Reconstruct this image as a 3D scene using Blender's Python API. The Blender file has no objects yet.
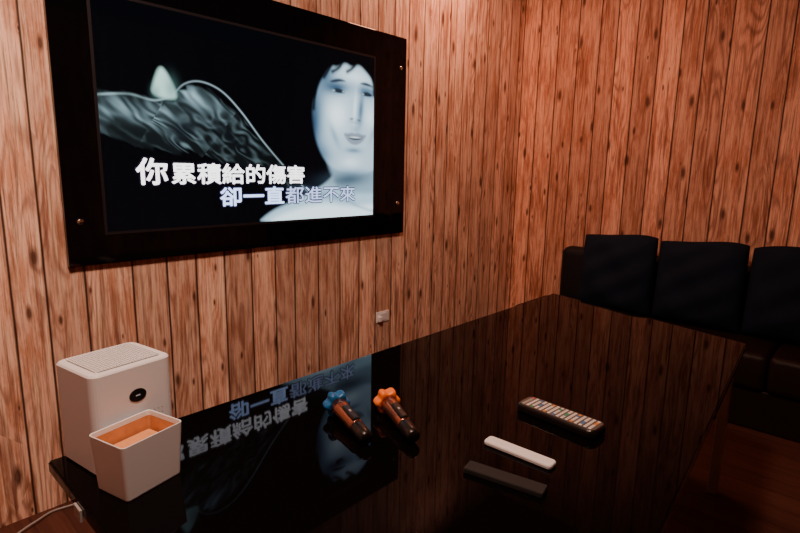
import bpy, bmesh, math, random
import numpy as np
from mathutils import Vector, Matrix
random.seed(4)
C=bpy.context.scene.collection

# ------------------------------------------------------------ materials
def mat(name,col,rough=.5,metal=0,spec=.5,emis=None,es=0,bump=0,bscale=200,coat=0,var=0):
    m=bpy.data.materials.new(name);m.use_nodes=True
    nt=m.node_tree;b=nt.nodes['Principled BSDF']
    b.inputs['Base Color'].default_value=(*col,1)
    b.inputs['Roughness'].default_value=rough
    b.inputs['Metallic'].default_value=metal
    b.inputs['Specular IOR Level'].default_value=spec
    b.inputs['Coat Weight'].default_value=coat
    if emis: b.inputs['Emission Color'].default_value=(*emis,1);b.inputs['Emission Strength'].default_value=es
    if bump or var:
        tc=nt.nodes.new('ShaderNodeTexCoord');n=nt.nodes.new('ShaderNodeTexNoise')
        n.inputs['Scale'].default_value=bscale;nt.links.new(tc.outputs['Object'],n.inputs['Vector'])
        if bump:
            bp=nt.nodes.new('ShaderNodeBump');bp.inputs['Strength'].default_value=bump;bp.inputs['Distance'].default_value=.004
            nt.links.new(n.outputs['Fac'],bp.inputs['Height']);nt.links.new(bp.outputs['Normal'],b.inputs['Normal'])
        if var:
            r=nt.nodes.new('ShaderNodeMix');r.data_type='RGBA'
            r.inputs[6].default_value=(*[c*(1-var) for c in col],1);r.inputs[7].default_value=(*[min(1,c*(1+var)) for c in col],1)
            nt.links.new(n.outputs['Fac'],r.inputs[0]);nt.links.new(r.outputs[2],b.inputs['Base Color'])
    return m

def wood_mat(name,axis,scale,pale,mid,dark,rough=.6,vaxis=2,contrast=1.0,spec=.25,gapf=.94):
    m=bpy.data.materials.new(name);m.use_nodes=True;nt=m.node_tree;N=nt.nodes;L=nt.links
    b=N['Principled BSDF'];b.inputs['Roughness'].default_value=rough;b.inputs['Specular IOR Level'].default_value=spec
    def math_(op,a,c=None,d=None):
        n=N.new('ShaderNodeMath');n.operation=op
        for i,x in enumerate((a,c,d)):
            if x is None: continue
            if isinstance(x,(int,float)): n.inputs[i].default_value=x
            else: L.new(x,n.inputs[i])
        return n.outputs[0]
    def comb(x,y,z):
        n=N.new('ShaderNodeCombineXYZ')
        for i,q in enumerate((x,y,z)):
            if isinstance(q,(int,float)): n.inputs[i].default_value=q
            else: L.new(q,n.inputs[i])
        return n.outputs[0]
    def ramp(f,stops,interp='LINEAR'):
        n=N.new('ShaderNodeValToRGB');n.color_ramp.interpolation=interp
        e=n.color_ramp.elements
        e[0].position=stops[0][0];e[0].color=(*stops[0][1],1);e[1].position=stops[-1][0];e[1].color=(*stops[-1][1],1)
        for p,c in stops[1:-1]:
            q=e.new(p);q.color=(*c,1)
        L.new(f,n.inputs[0]);return n.outputs[0]
    def noise(v,s,detail=3,rough=.5):
        n=N.new('ShaderNodeTexNoise');n.inputs['Scale'].default_value=s;n.inputs['Detail'].default_value=detail
        n.inputs['Roughness'].default_value=rough;L.new(v,n.inputs['Vector']);return n.outputs['Fac']
    def mix(f,a,c,blend='MIX'):
        n=N.new('ShaderNodeMix');n.data_type='RGBA';n.blend_type=blend
        for i,q in ((0,f),(6,a),(7,c)):
            if isinstance(q,(int,float)): n.inputs[i].default_value=q
            elif isinstance(q,tuple): n.inputs[i].default_value=(*q,1)
            else: L.new(q,n.inputs[i])
        return n.outputs[2]
    W0=(0,0,0);W1=(1,1,1)
    tc=N.new('ShaderNodeTexCoord');sp=N.new('ShaderNodeSeparateXYZ');L.new(tc.outputs['Object'],sp.inputs[0])
    u=sp.outputs[axis];v=sp.outputs[vaxis]
    w=math_('MULTIPLY',u,scale)
    v1=N.new('ShaderNodeTexVoronoi');v1.voronoi_dimensions='1D';v1.feature='F1';v1.inputs['Scale'].default_value=1;v1.inputs['Randomness'].default_value=.55
    v2=N.new('ShaderNodeTexVoronoi');v2.voronoi_dimensions='1D';v2.feature='DISTANCE_TO_EDGE';v2.inputs['Scale'].default_value=1;v2.inputs['Randomness'].default_value=.55
    L.new(w,v1.inputs['W']);L.new(w,v2.inputs['W'])
    sc=N.new('ShaderNodeSeparateColor');L.new(v1.outputs['Color'],sc.inputs[0])
    idr,idg,idb=sc.outputs[0],sc.outputs[1],sc.outputs[2]
    vv=math_('ADD',v,math_('MULTIPLY',idr,53.0))
    # knots of varied size, with rings that bend the grain round them
    vk=N.new('ShaderNodeTexVoronoi');vk.voronoi_dimensions='2D';vk.feature='F1';vk.inputs['Scale'].default_value=1
    L.new(comb(math_('MULTIPLY',u,scale*1.1),math_('MULTIPLY',vv,2.4),0),vk.inputs['Vector'])
    sk=N.new('ShaderNodeSeparateColor');L.new(vk.outputs['Color'],sk.inputs[0])
    kd=math_('DIVIDE',vk.outputs['Distance'],math_('ADD',math_('MULTIPLY',sk.outputs[0],1.0),.15))
    kn=ramp(kd,[(0.05,W1),(.14,W0)])
    kring=math_('DIVIDE',.05,math_('ADD',kd,.09))
    f=noise(comb(math_('MULTIPLY',u,scale*.8),math_('MULTIPLY',vv,.7),math_('MULTIPLY',idg,9.)),1.0,2,.5)
    ph=math_('ADD',math_('MULTIPLY',f,125),math_('MULTIPLY',kring,22))
    s=math_('SINE',ph)
    s=math_('POWER',math_('ADD',math_('MULTIPLY',s,.5),.5),2.2)
    gm=ramp(noise(comb(math_('MULTIPLY',u,scale*1.0),math_('MULTIPLY',vv,1.1),7.),1.0,1),[(.40,W0),(.60,W1)])
    st=noise(comb(math_('MULTIPLY',u,150),math_('MULTIPLY',vv,4.0),0),1.0,5,.7)
    st2=noise(comb(math_('MULTIPLY',u,46),math_('MULTIPLY',vv,1.8),4.),1.0,5,.7)
    st3=noise(comb(math_('MULTIPLY',u,52),math_('MULTIPLY',vv,2.0),11.),1.0,5,.7)
    lo=noise(comb(math_('MULTIPLY',u,scale*2.0),math_('MULTIPLY',vv,3.0),3.),1.0,5,.7)
    base=mix(ramp(lo,[(.41,W0),(.55,W1)]),mid,pale)
    base=mix(math_('MULTIPLY',ramp(st3,[(.50,W0),(.59,W1)]),.8),base,tuple(min(1,x*1.28) for x in pale))
    tone=math_('ADD',math_('MULTIPLY',idb,.48),.72)
    base=mix(1.0,base,comb(tone,tone,tone),'MULTIPLY')
    c=mix(math_('MULTIPLY',math_('MULTIPLY',s,gm),.56*contrast),base,dark)
    c=mix(math_('MULTIPLY',ramp(st,[(.50,W0),(.65,W1)]),.58*contrast),c,dark)
    c=mix(math_('MULTIPLY',ramp(st2,[(.51,W0),(.63,W1)]),.68*contrast),c,dark)
    c=mix(math_('MULTIPLY',kn,.90*contrast),c,tuple(x*.45 for x in dark))
    gap=ramp(v2.outputs['Distance'],[(.014,W1),(.042,W0)])
    c=mix(math_('MULTIPLY',gap,gapf),c,tuple(x*.12 for x in dark))
    L.new(c,b.inputs['Base Color'])
    bp=N.new('ShaderNodeBump');bp.inputs['Strength'].default_value=.25;bp.inputs['Distance'].default_value=.004
    inv=math_('SUBTRACT',1.0,gap);L.new(inv,bp.inputs['Height']);L.new(bp.outputs['Normal'],b.inputs['Normal'])
    return m

M_wx=wood_mat('plank_wallpaper_tv',0,6.6,(.92,.60,.46),(.66,.35,.23),(.18,.062,.036))
M_wy=wood_mat('plank_wallpaper_back',1,6.6,(.88,.46,.31),(.61,.255,.15),(.16,.044,.025))
M_floor=wood_mat('floor_planks',0,7.,(.085,.032,.022),(.075,.027,.019),(.045,.015,.012),rough=.6,vaxis=1,contrast=.12,gapf=.35)
M_ceil=mat('ceiling_paint',(.12,.08,.07),.8,bump=.1,bscale=40)
M_tab=mat('black_table_glass',(.0025,.0018,.002),.030,spec=.07,var=.2,bscale=6)
M_tab.node_tree.nodes['Principled BSDF'].inputs['Specular Tint'].default_value=(.12,.40,1,1)
M_tabs=mat('black_table_side',(.016,.010,.009),.4,var=.2)
M_steel=mat('brushed_steel',(.45,.38,.34),.4,metal=.8,var=.1,bscale=60)
M_chrome=mat('chrome',(.8,.78,.75),.15,metal=1,var=.03)
M_leather=mat('dark_leather',(.013,.0060,.0052),.5,spec=.25,bump=.3,bscale=90,var=.2)
M_navyl=mat('black_navy_upholstery',(.006,.0065,.010),.6,spec=.25,bump=.3,bscale=120,var=.2)
M_navy=mat('navy_cloth',(.0065,.0125,.027),.85,spec=.15,bump=.6,bscale=260,var=.3)
M_white=mat('white_plastic',(.86,.93,1.0),.35,var=.01)
M_cream=mat('white_matte_plastic',(.80,.87,.95),.45,var=.02)
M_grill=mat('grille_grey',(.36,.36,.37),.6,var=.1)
M_well=mat('vent_dark',(.10,.10,.10),.7,var=.1)
M_disp=mat('dark_display',(.01,.01,.012),.3,spec=.2,var=.1)
M_led=mat('display_led',(.3,.33,.36),.4,emis=(.8,.9,1),es=.12)
M_kraft=mat('kraft_paper',(.76,.36,.15),.8,bump=.2,bscale=120,var=.15)
M_liner=mat('wood_tan_liner',(.66,.30,.12),.6,bump=.1,bscale=60,var=.2)
M_blue=mat('blue_silicone',(.006,.13,.38),.4,var=.1)
M_orange=mat('orange_silicone',(.98,.22,.02),.4,var=.1)
M_copper=mat('rose_copper_metal',(.36,.16,.12),.22,metal=.9,var=.06)
M_black=mat('black_plastic',(.008,.007,.008),.3,var=.1)
M_mesh=mat('mic_mesh',(.04,.04,.045),.4,metal=.8,bump=1,bscale=900)
M_felt=mat('charcoal_cloth',(.018,.018,.020),.8,bump=.8,bscale=500,var=.4)
M_panel=mat('tv_glass_border',(.002,.002,.003),.05,spec=.35,var=.2)

# ------------------------------------------------------------ geometry helpers
def add(name,bm,m,parent=None,loc=(0,0,0),rot=(0,0,0),smooth=False,label=None,cat=None):
    me=bpy.data.meshes.new(name);bm.to_mesh(me);bm.free()
    o=bpy.data.objects.new(name,me);C.objects.link(o)
    for mm in (m if isinstance(m,list) else [m]): me.materials.append(mm)
    o.location=loc;o.rotation_euler=rot
    if smooth:
        for p in me.polygons:p.use_smooth=True
    if parent:o.parent=parent
    if label:o['label']=label
    if cat:o['category']=cat
    return o
def empty(name,loc,rot,label,cat,group=None):
    o=bpy.data.objects.new(name,None);C.objects.link(o);o.location=loc;o.rotation_euler=rot;o.empty_display_size=.05
    o['label']=label;o['category']=cat
    if group:o['group']=group
    return o
def box(x0,x1,y0,y1,z0,z1,bev=0,seg=2,bm=None):
    new=bmesh.new()
    bmesh.ops.create_cube(new,size=1)
    for v in new.verts: v.co=Vector(((x0+x1)/2+v.co.x*(x1-x0),(y0+y1)/2+v.co.y*(y1-y0),(z0+z1)/2+v.co.z*(z1-z0)))
    if bev: bmesh.ops.bevel(new,geom=new.edges[:],offset=bev,segments=seg,profile=.5,affect='EDGES')
    if bm is None:return new
    t=bpy.data.meshes.new('t');new.to_mesh(t);new.free();bm.from_mesh(t);bpy.data.meshes.remove(t);return bm
def rrect(w,d,r,n=6):
    pts=[]
    for cx,cy,a0 in ((w/2-r,d/2-r,0),(-w/2+r,d/2-r,90),(-w/2+r,-d/2+r,180),(w/2-r,-d/2+r,270)):
        for i in range(n+1):
            a=math.radians(a0+90*i/n);pts.append((cx+r*math.cos(a),cy+r*math.sin(a)))
    return pts
def loft(rings,cap0=True,cap1=True,bm=None):
    bm=bm or bmesh.new();R=[]
    for ring in rings:R.append([bm.verts.new(p) for p in ring])
    n=len(R[0])
    for a,b in zip(R,R[1:]):
        for i in range(n):bm.faces.new((a[i],a[(i+1)%n],b[(i+1)%n],b[i]))
    if cap0:bm.faces.new(R[0][::-1])
    if cap1:bm.faces.new(R[-1])
    bmesh.ops.recalc_face_normals(bm,faces=bm.faces[:])
    return bm
def lathe(profile,n=32):
    return loft([[(r*math.cos(2*math.pi*i/n),r*math.sin(2*math.pi*i/n),z) for i in range(n)] for z,r in profile])

# ------------------------------------------------------------ room
WY=2.42;XB=4.09;X0=-1.6;Y0=-1.9;H=3.05
def struct(name,bm,m):
    o=add(name,bm,m);o['kind']='structure';return o
struct('wall_left',box(X0,XB,WY,WY+.1,0,H),M_wx)
struct('wall_back',box(XB,XB+.1,Y0,WY+.1,0,H),M_wy)
struct('wall_right',box(X0,XB,Y0-.1,Y0,0,H),M_wx)
struct('wall_front',box(X0-.1,X0,Y0-.1,WY+.1,0,H),M_wy)
struct('floor',box(X0-.1,XB+.1,Y0-.1,WY+.1,-.1,0),M_floor)
struct('ceiling',box(X0-.1,XB+.1,Y0-.1,WY+.1,H,H+.1),M_ceil)

# ------------------------------------------------------------ television
tv=empty('television',(1.64,WY-.01,1.02),(0,0,0),'large wall-mounted television behind a black glass panel showing karaoke lyrics','television')
def padd(par,name,bm,m,**k):
    o=add(name,bm,m,parent=par,**k);o.matrix_parent_inverse=Matrix.LocRotScale(par.location,par.rotation_euler,(1,1,1)).inverted();return o
FY=2.392
padd(tv,'glass_border',box(.645,2.635,FY,WY-.001,1.013,2.245,.003),M_panel,label='glossy black glass border panel')
for bx,bz in ((.697,1.195),(2.573,1.21),(2.58,2.06),(.69,2.16)):
    o=add('standoff_bolt',lathe([(0,.013),(.005,.013),(.008,.009)],24),M_chrome,parent=tv,smooth=True,label='round chrome standoff bolt')
    o.matrix_parent_inverse=Matrix.Translation(-tv.location)
    o.location=(bx,FY,bz);o.rotation_euler=(math.radians(90),0,0)
# screen picture as vertex colour on a fine grid
sx0,sx1,sz0,sz1=.797,2.345,1.147,2.082
nx,nz=760,460
xs=np.linspace(sx0,sx1,nx);zs=np.linspace(sz0,sz1,nz)
XX,ZZ=np.meshgrid(xs,zs)
def sd(poly,X,Z):
    P=np.array(poly);d=np.full(X.shape,1e9);ins=np.zeros(X.shape,bool)
    for i in range(len(P)):
        a=P[i];b=P[(i+1)%len(P)]
        e=b-a;wx=X-a[0];wz=Z-a[1]
        t=np.clip((wx*e[0]+wz*e[1])/(e@e+1e-12),0,1)
        d=np.minimum(d,np.hypot(wx-e[0]*t,wz-e[1]*t))
        c=((a[1]>Z)!=(b[1]>Z))
        xi=a[0]+(Z-a[1])*e[0]/(e[1] if abs(e[1])>1e-12 else 1e-12)
        ins^=(c&(X<xi))
    return np.where(ins,-d,d)
def smooth(poly,n=3):
    P=[tuple(p) for p in poly]
    for _ in range(n):
        Q=[]
        for i in range(len(P)):
            a=P[i];b=P[(i+1)%len(P)]
            Q+=[(a[0]*.75+b[0]*.25,a[1]*.75+b[1]*.25),(a[0]*.25+b[0]*.75,a[1]*.25+b[1]*.75)]
        P=Q
    return P
def sstep(t):
    t=np.clip(t,0,1);return t*t*(3-2*t)
def mask(poly,soft,n=2):
    return sstep(.5-sd(smooth(poly,n),XX,ZZ)/soft)
def blob(x,z,rx,rz,ang=0):
    a=math.radians(ang);dx=(XX-x)*math.cos(a)+(ZZ-z)*math.sin(a);dz=-(XX-x)*math.sin(a)+(ZZ-z)*math.cos(a)
    return np.exp(-((dx/rx)**2+(dz/rz)**2))
def stroke(pts,wd):
    P=[Vector((p[0],p[1],0)) for p in pts];Q=[]
    for i in range(len(P)-1):
        p0=P[max(i-1,0)];p1=P[i];p2=P[i+1];p3=P[min(i+2,len(P)-1)]
        for k in range(6):
            t=k/6;Q.append(.5*((2*p1)+(p2-p0)*t+(2*p0-5*p1+4*p2-p3)*t*t+(3*p1-p0-3*p2+p3)*t**3))
    Q.append(P[-1]);d=np.full(XX.shape,1e9)
    for a,b in zip(Q,Q[1:]):
        ex,ez=b.x-a.x,b.y-a.y
        t=np.clip(((XX-a.x)*ex+(ZZ-a.y)*ez)/(ex*ex+ez*ez+1e-12),0,1)
        d=np.minimum(d,np.hypot(XX-a.x-ex*t,ZZ-a.y-ez*t))
    return np.exp(-(d/wd)**2)
BG=(.0006,.0010,.0018)
img=np.zeros((nz,nx,3));img[:]=BG
def over(m,col):
    global img
    m=np.clip(m,0,1)[...,None];img=img*(1-m)+np.array(col)*m
def vnoise(sx,sz,ang=0,seed=0):
    r_=np.random.RandomState(seed);g=r_.rand(64,64);a=math.radians(ang)
    U=((XX*math.cos(a)+ZZ*math.sin(a))*sx)%62;V=((-XX*math.sin(a)+ZZ*math.cos(a))*sz+30)%62
    i=U.astype(int);j=V.astype(int);fu=U-i;fv=V-j;fu=fu*fu*(3-2*fu);fv=fv*fv*(3-2*fv)
    return (g[j,i]*(1-fu)+g[j,i+1]*fu)*(1-fv)+(g[j+1,i]*(1-fu)+g[j+1,i+1]*fu)*fv
# draped folded cloth with broken highlights
fab=[(.76,1.70),(.90,1.715),(1.0,1.70),(1.07,1.69),(1.12,1.73),(1.19,1.78),(1.28,1.765),(1.38,1.71),(1.48,1.62),(1.60,1.50),(1.74,1.39),(1.93,1.25),(1.88,1.18),(1.76,1.27),(1.62,1.37),(1.45,1.45),(1.3,1.46),(1.15,1.50),(.99,1.49),(.88,1.53),(.76,1.56)]
w1=vnoise(7,26,-32,1);w2=vnoise(5,12,-20,2);w3=vnoise(12,60,-40,5);w4=vnoise(9,40,-52,8);w5=vnoise(10,22,35,11)
sdf=sd(smooth(fab,2),XX,ZZ)+.035*(w3-.5)+.03*(w1-.5)
fm=sstep(.5-sdf/.022)
rib=.5+.5*np.sin((ZZ*math.cos(.6)+XX*math.sin(.6))*120+16*w2+12*w1+6*w5)
fold=np.clip(1.6*w5*w1+.2*w3-.2,0,1)
tex=.008+.30*rib**3*fold*w2+.26*np.clip(w3*w4-.28,0,1)+.20*blob(1.0,1.645,.18,.045)*(.2+1.1*w3*rib)+.40*blob(1.22,1.725,.11,.035,-25)*(.2+.9*rib*w4+.3*w3)+.14*blob(1.45,1.58,.12,.03,-42)*rib*w3
tex=tex*np.clip(1.2-.85*(XX-.8),.15,1)
tx=np.stack([tex*.52,tex*.82,tex*.92],-1)
m3=fm[...,None];img=img*(1-m3)+tx*m3
over(blob(1.14,1.58,.07,.05,30)*.8*fm,(.006,.010,.014))
over(blob(1.36,1.57,.14,.025,-40)*.8,(.003,.005,.008))
over(stroke([(1.10,1.725),(1.16,1.785),(1.24,1.805),(1.34,1.775),(1.44,1.69),(1.56,1.555),(1.70,1.42),(1.86,1.28)],.0038)*(.25+.6*w2),(.36,.50,.56))
over(stroke([(.80,1.70),(.92,1.715),(1.02,1.70),(1.10,1.725)],.005)*(.2+.4*w4),(.34,.50,.54))
fl=mask([(1.01,1.72),(1.025,1.78),(1.055,1.85),(1.085,1.82),(1.12,1.75),(1.12,1.71)],.025,3)
over(fl,(.42,.68,.62));over(blob(1.10,1.76,.03,.05)*.55,(.05,.12,.12));over(blob(1.03,1.735,.02,.03)*.5,(.05,.12,.12))
# shoulders, collar
over(mask([(1.50,1.13),(1.60,1.20),(1.74,1.245),(1.88,1.30),(1.98,1.35),(2.06,1.42),(2.46,1.42),(2.46,1.13)],.03),(.34,.52,.64))
over(mask([(1.56,1.13),(1.68,1.19),(1.95,1.235),(2.15,1.20),(2.46,1.22),(2.46,1.13)],.05),(.72,.92,1.0))
over(blob(1.98,1.275,.16,.02,-12)*.6,(.10,.18,.26));over(stroke([(2.04,1.40),(2.08,1.30),(2.18,1.22),(2.34,1.17)],.012)*.5,(.14,.24,.34))
# neck mostly in shadow, then face (head tilted, cropped by the screen edge)
over(mask([(1.97,1.50),(2.01,1.40),(2.05,1.33),(2.14,1.28),(2.46,1.28),(2.46,1.6)],.05),(.20,.32,.41))
over(blob(2.14,1.365,.18,.045,4)*.85,(.03,.055,.085))
face=[(2.10,2.07),(2.0,1.98),(1.925,1.885),(1.880,1.78),(1.876,1.68),(1.897,1.58),(1.945,1.49),(2.015,1.43),(2.11,1.395),(2.25,1.39),(2.38,1.43),(2.50,1.52),(2.50,2.12),(2.30,2.15),(2.18,2.12)]
fc=mask(face,.026,3)
sh=.68+.36*blob(2.05,1.73,.085,.085,15)+.24*blob(2.19,1.955,.11,.035)+.22*blob(2.16,1.465,.07,.032)+.24*blob(2.315,1.735,.05,.06)
sh=sh-.58*blob(1.868,1.64,.075,.26,-10)-.44*blob(2.065,1.878,.085,.034,8)-.42*blob(2.292,1.882,.075,.033,-4)
sh=sh-.42*blob(2.238,1.77,.022,.090,-6)+.24*blob(2.190,1.78,.013,.10,-5)-.22*blob(2.03,1.62,.020,.075,28)-.16*blob(2.335,1.64,.016,.06,-22)-.40*blob(2.15,1.385,.20,.034)-.32*blob(2.18,1.535,.06,.015)
sh=sh-.34*blob(1.97,1.95,.07,.10,30)-.30*blob(1.95,1.50,.06,.07,40)-.14*blob(2.19,1.66,.03,.02)
sh=np.clip(sh,.03,1.05)
colr=np.stack([sh**1.7*.72,sh**1.4*.89,sh**1.15*.97],-1);m3=fc[...,None];img=img*(1-m3)+colr*m3
over(mask([(1.84,2.25),(1.84,1.86),(1.875,1.80),(1.90,1.81),(1.915,1.88),(1.96,1.96),(2.01,1.99),(2.06,1.985),(2.11,2.02),(2.17,2.0),(2.22,2.025),(2.28,1.99),(2.33,1.95),(2.37,1.88),(2.5,1.86),(2.5,2.25)],.030,2),BG)
for a,b,c,d,e_,f_ in ((2.02,2.03,2.0,1.98,1.96,1.925),(2.10,2.04,2.07,1.99,2.02,1.960),(2.20,2.04,2.17,2.0,2.13,1.975),(2.32,2.02,2.34,1.94,2.345,1.87),(1.93,1.95,1.90,1.86,1.885,1.75)):
    over(stroke([(a,b),(c,d),(e_,f_)],.013)*.9,BG)
over(mask([(1.995,1.903),(2.03,1.922),(2.08,1.932),(2.128,1.920),(2.08,1.914),(2.03,1.902)],.016)*.95,(.01,.016,.025))
over(mask([(2.222,1.922),(2.27,1.936),(2.315,1.928),(2.345,1.912),(2.30,1.914),(2.26,1.916)],.016)*.95,(.01,.016,.025))
over(mask([(2.010,1.857),(2.045,1.877),(2.095,1.872),(2.118,1.855),(2.065,1.848)],.012),(.012,.02,.03))
over(mask([(2.236,1.862),(2.272,1.883),(2.318,1.876),(2.338,1.860),(2.285,1.853)],.012),(.012,.02,.03))
over(blob(2.028,1.860,.010,.005)*.6,(.5,.62,.7));over(blob(2.100,1.861,.008,.004)*.6,(.5,.62,.7));over(blob(2.255,1.865,.008,.005)*.6,(.5,.62,.7))
over(blob(2.165,1.716,.018,.007,10)*.85,(.04,.07,.11));over(blob(2.222,1.712,.016,.007,-5)*.85,(.04,.07,.11));over(blob(2.195,1.698,.045,.010)*.5,(.12,.18,.26))
over(mask([(2.095,1.632),(2.14,1.633),(2.17,1.639),(2.19,1.634),(2.213,1.639),(2.25,1.631),(2.292,1.631),(2.25,1.584),(2.19,1.563),(2.135,1.582)],.016,2)*.9,(.16,.20,.26))
over(mask([(2.118,1.620),(2.19,1.617),(2.272,1.619),(2.235,1.600),(2.19,1.596),(2.15,1.600)],.008),(.02,.03,.045));over(blob(2.19,1.612,.050,.0045)*.9,(.68,.80,.86))
def blur(a,k):
    for ax in (0,1):
        w=np.exp(-np.linspace(-2,2,2*k+1)**2);w/=w.sum()
        p=np.pad(a,[(k,k) if i==ax else (0,0) for i in range(3)],mode='edge')
        a=sum(w[j]*np.take(p,np.arange(j,j+a.shape[ax]),axis=ax) for j in range(2*k+1))
    return a
bl=blur(img,2);mk=sstep((XX-1.78)/.08)[...,None];img=img*(1-mk)+bl*mk
me=bpy.data.meshes.new('screen')
verts=np.zeros((nx*nz,3));verts[:,0]=XX.ravel();verts[:,1]=FY-.0015;verts[:,2]=ZZ.ravel()
idx=np.arange(nx*nz).reshape(nz,nx)
faces=np.stack([idx[:-1,:-1],idx[:-1,1:],idx[1:,1:],idx[1:,:-1]],-1).reshape(-1,4)
me.from_pydata(verts.tolist(),[],faces.tolist())
ca=me.color_attributes.new('picture','FLOAT_COLOR','POINT')
cc=np.ones((nx*nz,4),np.float32);cc[:,:3]=np.clip(img,0,1).reshape(-1,3);ca.data.foreach_set('color',cc.ravel())
scr=bpy.data.objects.new('screen',me);C.objects.link(scr);scr.parent=tv;scr.matrix_parent_inverse=Matrix.Translation(-tv.location)
scr['label']='lit screen with a bluish music video of a face and folded cloth'
M_scr=bpy.data.materials.new('screen_picture');M_scr.use_nodes=True
nt=M_scr.node_tree;b=nt.nodes['Principled BSDF'];b.inputs['Base Color'].default_value=(.001,.001,.0015,1);b.inputs['Roughness'].default_value=.05;b.inputs['Specular IOR Level'].default_value=.15
at=nt.nodes.new('ShaderNodeAttribute');at.attribute_name='picture';nt.links.new(at.outputs['Color'],b.inputs['Emission Color']);b.inputs['Emission Strength'].default_value=1.9
me.materials.append(M_scr)
bm=bmesh.new()
for q in ((sx0-.012,sx0,sz0-.012,sz1+.012),(sx1,sx1+.012,sz0-.012,sz1+.012),(sx0,sx1,sz0-.012,sz0),(sx0,sx1,sz1,sz1+.012)):
    box(q[0],q[1],FY-.003,FY,q[2],q[3],bm=bm)
padd(tv,'bezel',bm,mat('bezel_black',(.012,.012,.016),.3,var=.1),label='thin dark bezel around the screen')
# lyrics: bold strokes made by stacking slightly shifted copies of the glyph outlines
M_tw=mat('lyric_white',(.9,.9,.9),.5,emis=(.90,.95,1),es=2.6)
M_to=mat('lyric_outline',(0,0,.02),.5,emis=(.004,.008,.03),es=.3)
M_tb=mat('lyric_pale_blue',(.3,.4,.7),.5,emis=(.44,.60,.94),es=3.0)
M_tc=mat('lyric_grey_blue',(.3,.4,.7),.5,emis=(.38,.50,.80),es=2.0)
M_tb2=mat('lyric_blue_edge',(.02,.03,.1),.5,emis=(.008,.014,.04),es=1.0)
def text(s,name,x0,x1,z0,z1,y,m,rad,lab):
    cu=bpy.data.curves.new('t','FONT');cu.body=s;cu.size=.127;cu.resolution_u=4
    o=bpy.data.objects.new('t',cu);C.objects.link(o)
    bpy.context.view_layer.update()
    dg=bpy.context.evaluated_depsgraph_get()
    mm=bpy.data.meshes.new_from_object(o.evaluated_get(dg));bpy.data.objects.remove(o)
    n=len(mm.vertices);co=np.zeros(n*3);mm.vertices.foreach_get('co',co);co=co.reshape(-1,3)
    F=[list(p.vertices) for p in mm.polygons]
    mn=co.min(0);mx=co.max(0)
    X=x0+(co[:,0]-mn[0])/(mx[0]-mn[0])*(x1-x0);Zc=z0+(co[:,1]-mn[1])/(mx[1]-mn[1])*(z1-z0)
    k=14 if rad>.004 else 8
    V=[];FF=[]
    for j in range(k+1):
        dx=dz=0
        if j: dx=rad*math.cos(2*math.pi*j/k);dz=rad*math.sin(2*math.pi*j/k)
        base=len(V)
        V+=[(X[i]+dx,y-.00002*j,Zc[i]+dz) for i in range(n)]
        FF+=[[q+base for q in f] for f in F]
    me2=bpy.data.meshes.new(name);me2.from_pydata(V,[],FF);me2.materials.append(m);bpy.data.meshes.remove(mm)
    q=bpy.data.objects.new(name,me2);C.objects.link(q);q.parent=tv;q.matrix_parent_inverse=Matrix.Translation(-tv.location);q['label']=lab
def line(s,x0,x1,z0,z1,mf,mo,of,oo,lab):
    text(s,'lyric_outline',x0,x1,z0,z1,FY-.0025,mo,oo,'outline around the sung lyric characters')
    text(s,'lyric_text',x0,x1,z0,z1,FY-.0040,mf,of,lab)
line('你',.928,1.060,1.343,1.453,M_tw,M_to,.0034,.0105,'large white first lyric character')
line('累積給的傷害',1.080,1.813,1.344,1.438,M_tw,M_to,.0026,.0100,'white row of sung lyric characters')
line('卻一直',1.312,1.677,1.237,1.326,M_tb,M_tb2,.0026,.0085,'bold pale blue lyric characters')
line('都進不來',1.690,2.191,1.237,1.326,M_tc,M_tb2,.0010,.0060,'thin pale grey-blue lyric characters')

# ------------------------------------------------------------ table
tab=empty('coffee_table',(1.48,.85,0),(0,0,0),'long black table with a glossy mirror-like glass top','table')
def slab(pts,z0,z1,bev):
    bm=bmesh.new();a=[bm.verts.new((x,y,z0)) for x,y in pts];c=[bm.verts.new((x,y,z1)) for x,y in pts]
    n=len(pts)
    for i in range(n):bm.faces.new((a[i],a[(i+1)%n],c[(i+1)%n],c[i]))
    bm.faces.new(a[::-1]);bm.faces.new(c);bmesh.ops.recalc_face_normals(bm,faces=bm.faces[:])
    bmesh.ops.bevel(bm,geom=bm.edges[:],offset=bev,segments=3,affect='EDGES');return bm
padd(tab,'table_top',slab([(.295,.19),(2.62,.375),(2.90,1.41),(.295,1.405)],.69,.72,.004),M_tab)
padd(tab,'apron',slab([(.36,.26),(2.52,.44),(2.78,1.34),(.36,1.34)],.62,.689,.003),M_tabs)
for x,y in ((.42,.33),(2.61,.425),(2.76,1.30),(.42,1.28)):
    padd(tab,'table_leg',box(x-.020,x+.020,y-.020,y+.020,.0,.69,.005),M_steel,label='square steel table leg')
padd(tab,'edge_highlight',box(.289,.2945,1.16,1.20,.680,.708,.001),M_grill,label='small pale piece imitating a highlight on the table end')  # added grey piece stands in for the reflected highlight on the end face

# ------------------------------------------------------------ sofa
SX=3.42;XS=XB-.004
sofa=empty('sofa',(3.74,.2,0),(0,0,0),'long dark leather sofa bench along the plank-papered wall','sofa')
def soft(x0,x1,y0,y1,z0,z1,r=.04):
    return box(x0,x1,y0,y1,z0,z1,r,5)
padd(sofa,'base',box(SX+.04,XS,-1.25,1.98,.0,.24,.01),M_leather)
yy=1.98
for i in range(2):
    padd(sofa,'seat_cushion',soft(SX,XS-.17,yy-1.60,yy-.0005,.24,.455,.035),M_leather,smooth=True);yy-=1.6005
yy=1.88
for i in range(4):
    padd(sofa,'backrest',soft(3.93,XS-.002,yy-.778,yy-.001,.30,.86,.06),M_navyl,smooth=True);yy-=.779

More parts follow.
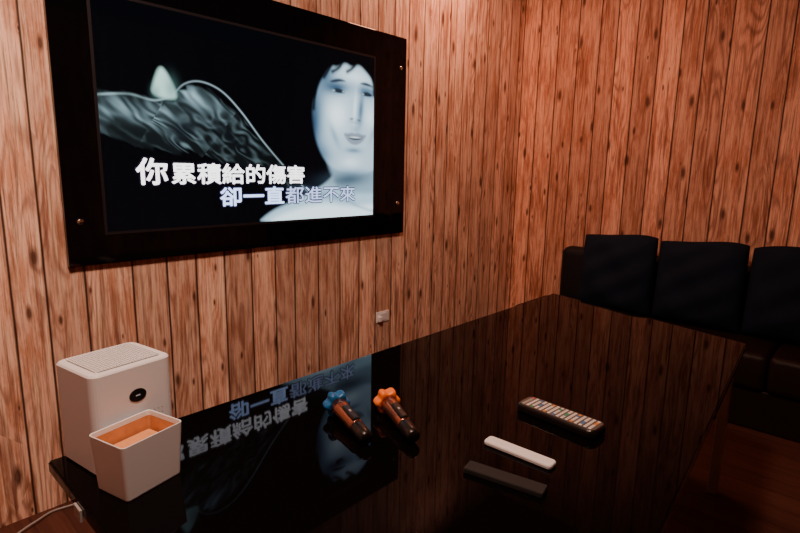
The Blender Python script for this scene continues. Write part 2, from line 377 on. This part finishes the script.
def pillow(w,h,t,n=32,seed=0):
    rnd=random.Random(seed);bm=bmesh.new()
    k=[rnd.uniform(0,6) for _ in range(6)]
    def P(i,j,s):
        a=-1+2*i/n;b_=-1+2*j/n
        e=max(0,(1-abs(a)**3.0)*(1-abs(b_)**3.0))
        th=t/2*e**.55*(1.12-.25*b_)
        x=a*w/2*(1-.022*(1-b_*b_)*abs(a)**3-.035*max(b_,0)**3);z=b_*h/2*(1-.015*(1-a*a)*abs(b_)**3)
        z-=max(b_,0)*(.018*a*a*a*a+.013*math.sin(2.2*a+k[4]))
        wr=.012*math.sin(5*a+k[0]+4*b_)*e+.008*math.sin(9*b_+k[1]-5*a)*e
        return Vector((x,s*(th+wr*(s<0) if th>.001 else 0),z))
    F=[[bm.verts.new(P(i,j,-1)) for j in range(n+1)] for i in range(n+1)]
    B=[[F[i][j] if i in(0,n) or j in(0,n) else bm.verts.new(P(i,j,1)) for j in range(n+1)] for i in range(n+1)]
    for i in range(n):
        for j in range(n):
            bm.faces.new((F[i][j],F[i+1][j],F[i+1][j+1],F[i][j+1]))
            bm.faces.new((B[i][j+1],B[i+1][j+1],B[i+1][j],B[i][j]))
    bmesh.ops.recalc_face_normals(bm,faces=bm.faces[:])
    return bm
for i,(y,tilt,h,w) in enumerate(((1.39,.2,.550,.529),(.857,-.1,.555,.529),(.324,.1,.560,.529),(-.210,0,.555,.529))):
    o=add('throw_pillow',pillow(w,h,.14,seed=i),M_navy,smooth=True,label='dark navy cloth throw pillow leaning on the sofa backrest',cat='pillow')
    R=Matrix.Rotation(math.radians(-90),4,'Z')@Matrix.Rotation(math.radians(tilt),4,'Y')@Matrix.Rotation(math.radians(-5),4,'X')
    o.matrix_world=Matrix.Translation((3.825,y,.459+h/2))@R
    o['group']='throw pillows on the sofa'

# ------------------------------------------------------------ wall outlet
ou=empty('wall_outlet',(2.465,WY,.455),(0,0,0),'white wall outlet with a plug in the plank wall','outlet')
padd(ou,'cover_plate',box(2.41,2.53,WY-.010,WY-.001,.418,.492,.004),M_white)
padd(ou,'socket',box(2.435,2.505,WY-.014,WY-.009,.43,.48,.002),M_cream)
padd(ou,'plug',box(2.415,2.445,WY-.035,WY-.009,.43,.465,.005),M_white)

# ------------------------------------------------------------ air purifier
w,d,h=.196,.175,.243
ap=empty('air_purifier',(.436,1.315,.72),(0,0,math.radians(9)),'white boxy air purifier with rounded corners and round dark display','air purifier')
ap.location=(.436,1.335,.72)
def ring(w,d,r,z):return [(x,y,z) for x,y in rrect(w,d,r)]
add('housing',loft([ring(w-.01,d-.01,.018,0),ring(w,d,.022,.006),ring(w,d,.022,h-.006),ring(w-.006,d-.006,.02,h-.002),ring(w-.014,d-.014,.017,h)]),M_cream,parent=ap)
bm=bmesh.new()
for i in range(20):
    y=-.068+i*.136/19
    box(-.078,.078,y-.0013,y+.0013,h,h+.002,bm=bm)
for i in range(22):
    x=-.076+i*.152/21
    box(x-.0013,x+.0013,-.070,.070,h,h+.0025,bm=bm)
add('top_grille',bm,M_white,parent=ap)
add('vent_well',loft([ring(.158,.144,.012,h+.0002),ring(.158,.144,.012,h+.0008)]),M_well,parent=ap)
bm=lathe([(0,.0160),(.001,.0160),(.0014,.0150)],40)
for v in bm.verts:v.co.x*=1.3
add('display',bm,M_disp,parent=ap,loc=(.004,-d/2,h-.076),rot=(math.radians(90),0,0),label='oval dark display')
add('display_light',box(-.0055,.0055,-.0003,0,-.0016,.0016),M_led,parent=ap,loc=(.004,-d/2-.0014,h-.076))
bm=bmesh.new()
for r_ in range(9):
    for c_ in range(14):
        x=-.063+c_*.0097;z=.02+r_*.012
        box(x-.0012,x+.0012,-d/2-.0004,-d/2,z-.0012,z+.0012,bm=bm)
add('intake_holes',bm,M_grill,parent=ap)

# ------------------------------------------------------------ white open box
w,d,h=.150,.120,.128
wb=empty('storage_box',(.416,1.166,.72),(0,0,math.radians(14)),'white open-topped plastic box with a wood-brown interior','box')
def R2(w,d,r,z):return [(x,y,z) for x,y in rrect(w,d,r,6)]
add('box_shell',loft([R2(w-.018,d-.016,.006,0),R2(w-.015,d-.013,.008,.003),R2(w,d,.010,h-.001),R2(w-.002,d-.002,.009,h),R2(w-.006,d-.006,.008,h-.001),R2(w-.021,d-.019,.006,.006)]),M_white,parent=wb)
add('inner_liner',loft([R2(w-.0225,d-.0205,.006,.0075),R2(w-.0085,d-.0085,.007,h-.012)],cap1=False),M_liner,parent=wb,label='wood-brown inner lining')
nb=add('napkin_stack',loft([R2(.118,.088,.004,0),R2(.122,.092,.004,.078)]),M_kraft,label='stack of brown paper napkins inside the white box',cat='napkins')
nb.location=(.416,1.166,.7285);nb.rotation_euler=(0,0,math.radians(14))

# ------------------------------------------------------------ microphones
def mic(hx,hy,tx,ty,mring,lab):
    dx,dy=hx-tx,hy-ty
    yaw=math.atan2(dy,dx)
    tl=math.asin((.0365-.0198)/.20)
    e=empty('microphone',(tx,ty,.72+.0205),(0,math.radians(90)-tl,yaw),lab,'microphone','karaoke microphones on the table')
    add('end_cap',lathe([(-.004,.014),(0,.0185),(.02,.0198),(.055,.0200),(.058,.0193)],40),M_black,parent=e,smooth=True,label='black end cap')
    add('barrel',lathe([(.058,.0196),(.060,.0204),(.09,.0212),(.130,.0228),(.155,.0245),(.176,.0262)],40),M_copper,parent=e,smooth=True,label='rose-copper metal barrel')
    add('control_panel',box(-.0258,-.0130,-.0110,.0110,.062,.140,.005,3),M_black,parent=e,label='black switch panel')
    add('switch',box(-.0264,-.0256,-.0030,.0030,.100,.110,.0003),M_grill,parent=e)
    prof=[(.168,.021)]+[(.205+.029*math.sin(a),.0265*math.cos(a)) for a in [math.radians(q) for q in range(-45,86,10)]]
    add('head_grille',lathe(prof,32),M_mesh,parent=e,smooth=True)
    rings=[];n=120
    prof=[(-.016,.0225,0),(-.018,.0270,.4),(-.015,.0320,.8),(-.008,.0345,1),(.008,.0345,1),(.015,.0320,.8),(.018,.0270,.4),(.016,.0225,0)]
    for z,r,k in prof:
        rings.append([((r-k*.0052*math.cos(6*t))*math.cos(t),(r-k*.0052*math.cos(6*t))*math.sin(t),.197+z) for t in [2*math.pi*i/n for i in range(n)]])
    add('anti_roll_ring',loft(rings),mring,parent=e,smooth=True)
    return e
mic(.950,1.132,.880,.912,M_blue,'copper karaoke microphone with a blue silicone anti-roll ring')
mic(1.070,1.040,.972,.832,M_orange,'copper karaoke microphone with an orange silicone anti-roll ring')

# ------------------------------------------------------------ remote with many buttons
rc=empty('remote_control',(1.366,.618,.72),(0,0,math.radians(-4)),'thick dark remote control covered in rows of coloured buttons','remote control')
add('housing',loft([ring(.070,.238,.018,0),ring(.083,.251,.023,.006),ring(.083,.251,.023,.018),ring(.080,.248,.022,.024),ring(.074,.242,.019,.027)]),M_black,parent=rc)
add('face_plate',loft([ring(.068,.236,.015,.0271),ring(.067,.235,.015,.0276)]),mat('plate_dark',(.10,.095,.09),.45,var=.1),parent=rc)
cols=[mat('button_'+n,c,.5,var=.05) for n,c in (('white',(.80,.79,.78)),('grey',(.40,.40,.40)),('red',(.60,.10,.07)),('amber',(.85,.30,.04)),('green',(.06,.36,.24)),('blue',(.08,.24,.55)))]
cache={}
rows=["111112","000000","400005","005500","000000","300003","000000","500040","000000","004400","000000","300053","000000","055000","000000","000330","010010"]
for r_ in range(16):
    for c_ in range(6):
        k=int(rows[r_][c_])
        if k not in cache:
            o=add('button',box(-.0039,.0039,-.0042,.0042,0,.0009,.0003),cols[k],parent=rc);cache[k]=o
        else:
            o=cache[k].copy();C.objects.link(o);o.parent=rc
        o.location=(-.0260+c_*.0104,.104-r_*.0139,.0275)

# ------------------------------------------------------------ slim remote and cloth case
sr=empty('slim_remote',(1.122,.608,.72),(0,0,math.radians(2)),'slim white rounded remote control lying face down','remote control')
add('housing',loft([ring(.032,.182,.008,0),ring(.038,.188,.010,.003),ring(.038,.188,.010,.009),ring(.035,.185,.009,.0115),ring(.030,.180,.008,.0125)]),M_white,parent=sr)
add('seam',loft([ring(.0386,.1886,.0102,.0055),ring(.0386,.1886,.0102,.0063)]),M_grill,parent=sr)
ct=empty('glasses_case',(.992,.570,.72),(0,0,math.radians(11)),'flat charcoal fabric-covered bar-shaped case','case')
add('case_body',loft([ring(.036,.186,.003,0),ring(.040,.190,.004,.003),ring(.040,.190,.004,.012),ring(.037,.187,.003,.014)]),M_felt,parent=ct)
add('lid_seam',loft([ring(.0405,.1905,.004,.0072),ring(.0405,.1905,.004,.0080)]),M_black,parent=ct)

# ------------------------------------------------------------ cable on floor by wall
P=[Vector(q) for q in ((.18,2.36,.007),(.30,2.30,.007),(.42,2.33,.02),(.52,2.38,.007),(.66,2.30,.007),(.62,2.0,.007),(.62,1.6,.007))]
pts=[]
for i in range(len(P)-1):
    p0=P[max(i-1,0)];p1=P[i];p2=P[i+1];p3=P[min(i+2,len(P)-1)]
    for k in range(10):
        t=k/10;pts.append(.5*((2*p1)+(p2-p0)*t+(2*p0-5*p1+4*p2-p3)*t*t+(3*p1-p0-3*p2+p3)*t**3))
rings=[]
for i,q in enumerate(pts):
    tdir=(pts[min(i+1,len(pts)-1)]-pts[max(i-1,0)]).normalized();s=tdir.cross(Vector((0,0,1))).normalized();u_=s.cross(tdir)
    rings.append([q+.004*(math.cos(a)*s+math.sin(a)*u_) for a in [2*math.pi*k/10 for k in range(10)]])
add('power_cable',loft(rings),M_grill,smooth=True,label='pale power cable lying on the floor by the wall',cat='cable')

# ------------------------------------------------------------ lights
def area(loc,target,size,power,col):
    l=bpy.data.lights.new('ceiling_light','AREA');l.energy=power;l.color=col;l.size=size
    o=bpy.data.objects.new('ceiling_light',l);C.objects.link(o);o.location=loc
    o.rotation_euler=(Vector(target)-Vector(loc)).to_track_quat('-Z','Y').to_euler();return o
area((.35,.7,2.98),(.9,2.3,.9),.5,90,(1,.61,.44))
area((3.0,1.95,2.98),(3.1,2.0,1.0),.3,19,(1,.42,.25))
wd=bpy.data.worlds.new('w');bpy.context.scene.world=wd;wd.use_nodes=True
wd.node_tree.nodes['Background'].inputs[0].default_value=(.5,.25,.15,1);wd.node_tree.nodes['Background'].inputs[1].default_value=.05

# ------------------------------------------------------------ camera
r=math.radians(1.1);p=math.radians(10.2);th=math.radians(42.5)
Hd=Vector((math.cos(th),math.sin(th),0));Rt=Vector((math.sin(th),-math.cos(th),0));Z=Vector((0,0,1))
F=math.cos(p)*Hd-math.sin(p)*Z;D=-math.sin(p)*Hd-math.cos(p)*Z
cr=math.cos(r)*Rt-math.sin(r)*D;cd=math.sin(r)*Rt+math.cos(r)*D
cam=bpy.data.cameras.new('camera');cam.lens=530/800*36;cam.sensor_width=36;cam.clip_start=.02
co=bpy.data.objects.new('camera',cam);C.objects.link(co)
co.matrix_world=Matrix((( cr.x,-cd.x,-F.x,0),(cr.y,-cd.y,-F.y,0),(cr.z,-cd.z,-F.z,1.42),(0,0,0,1)))
bpy.context.scene.camera=co
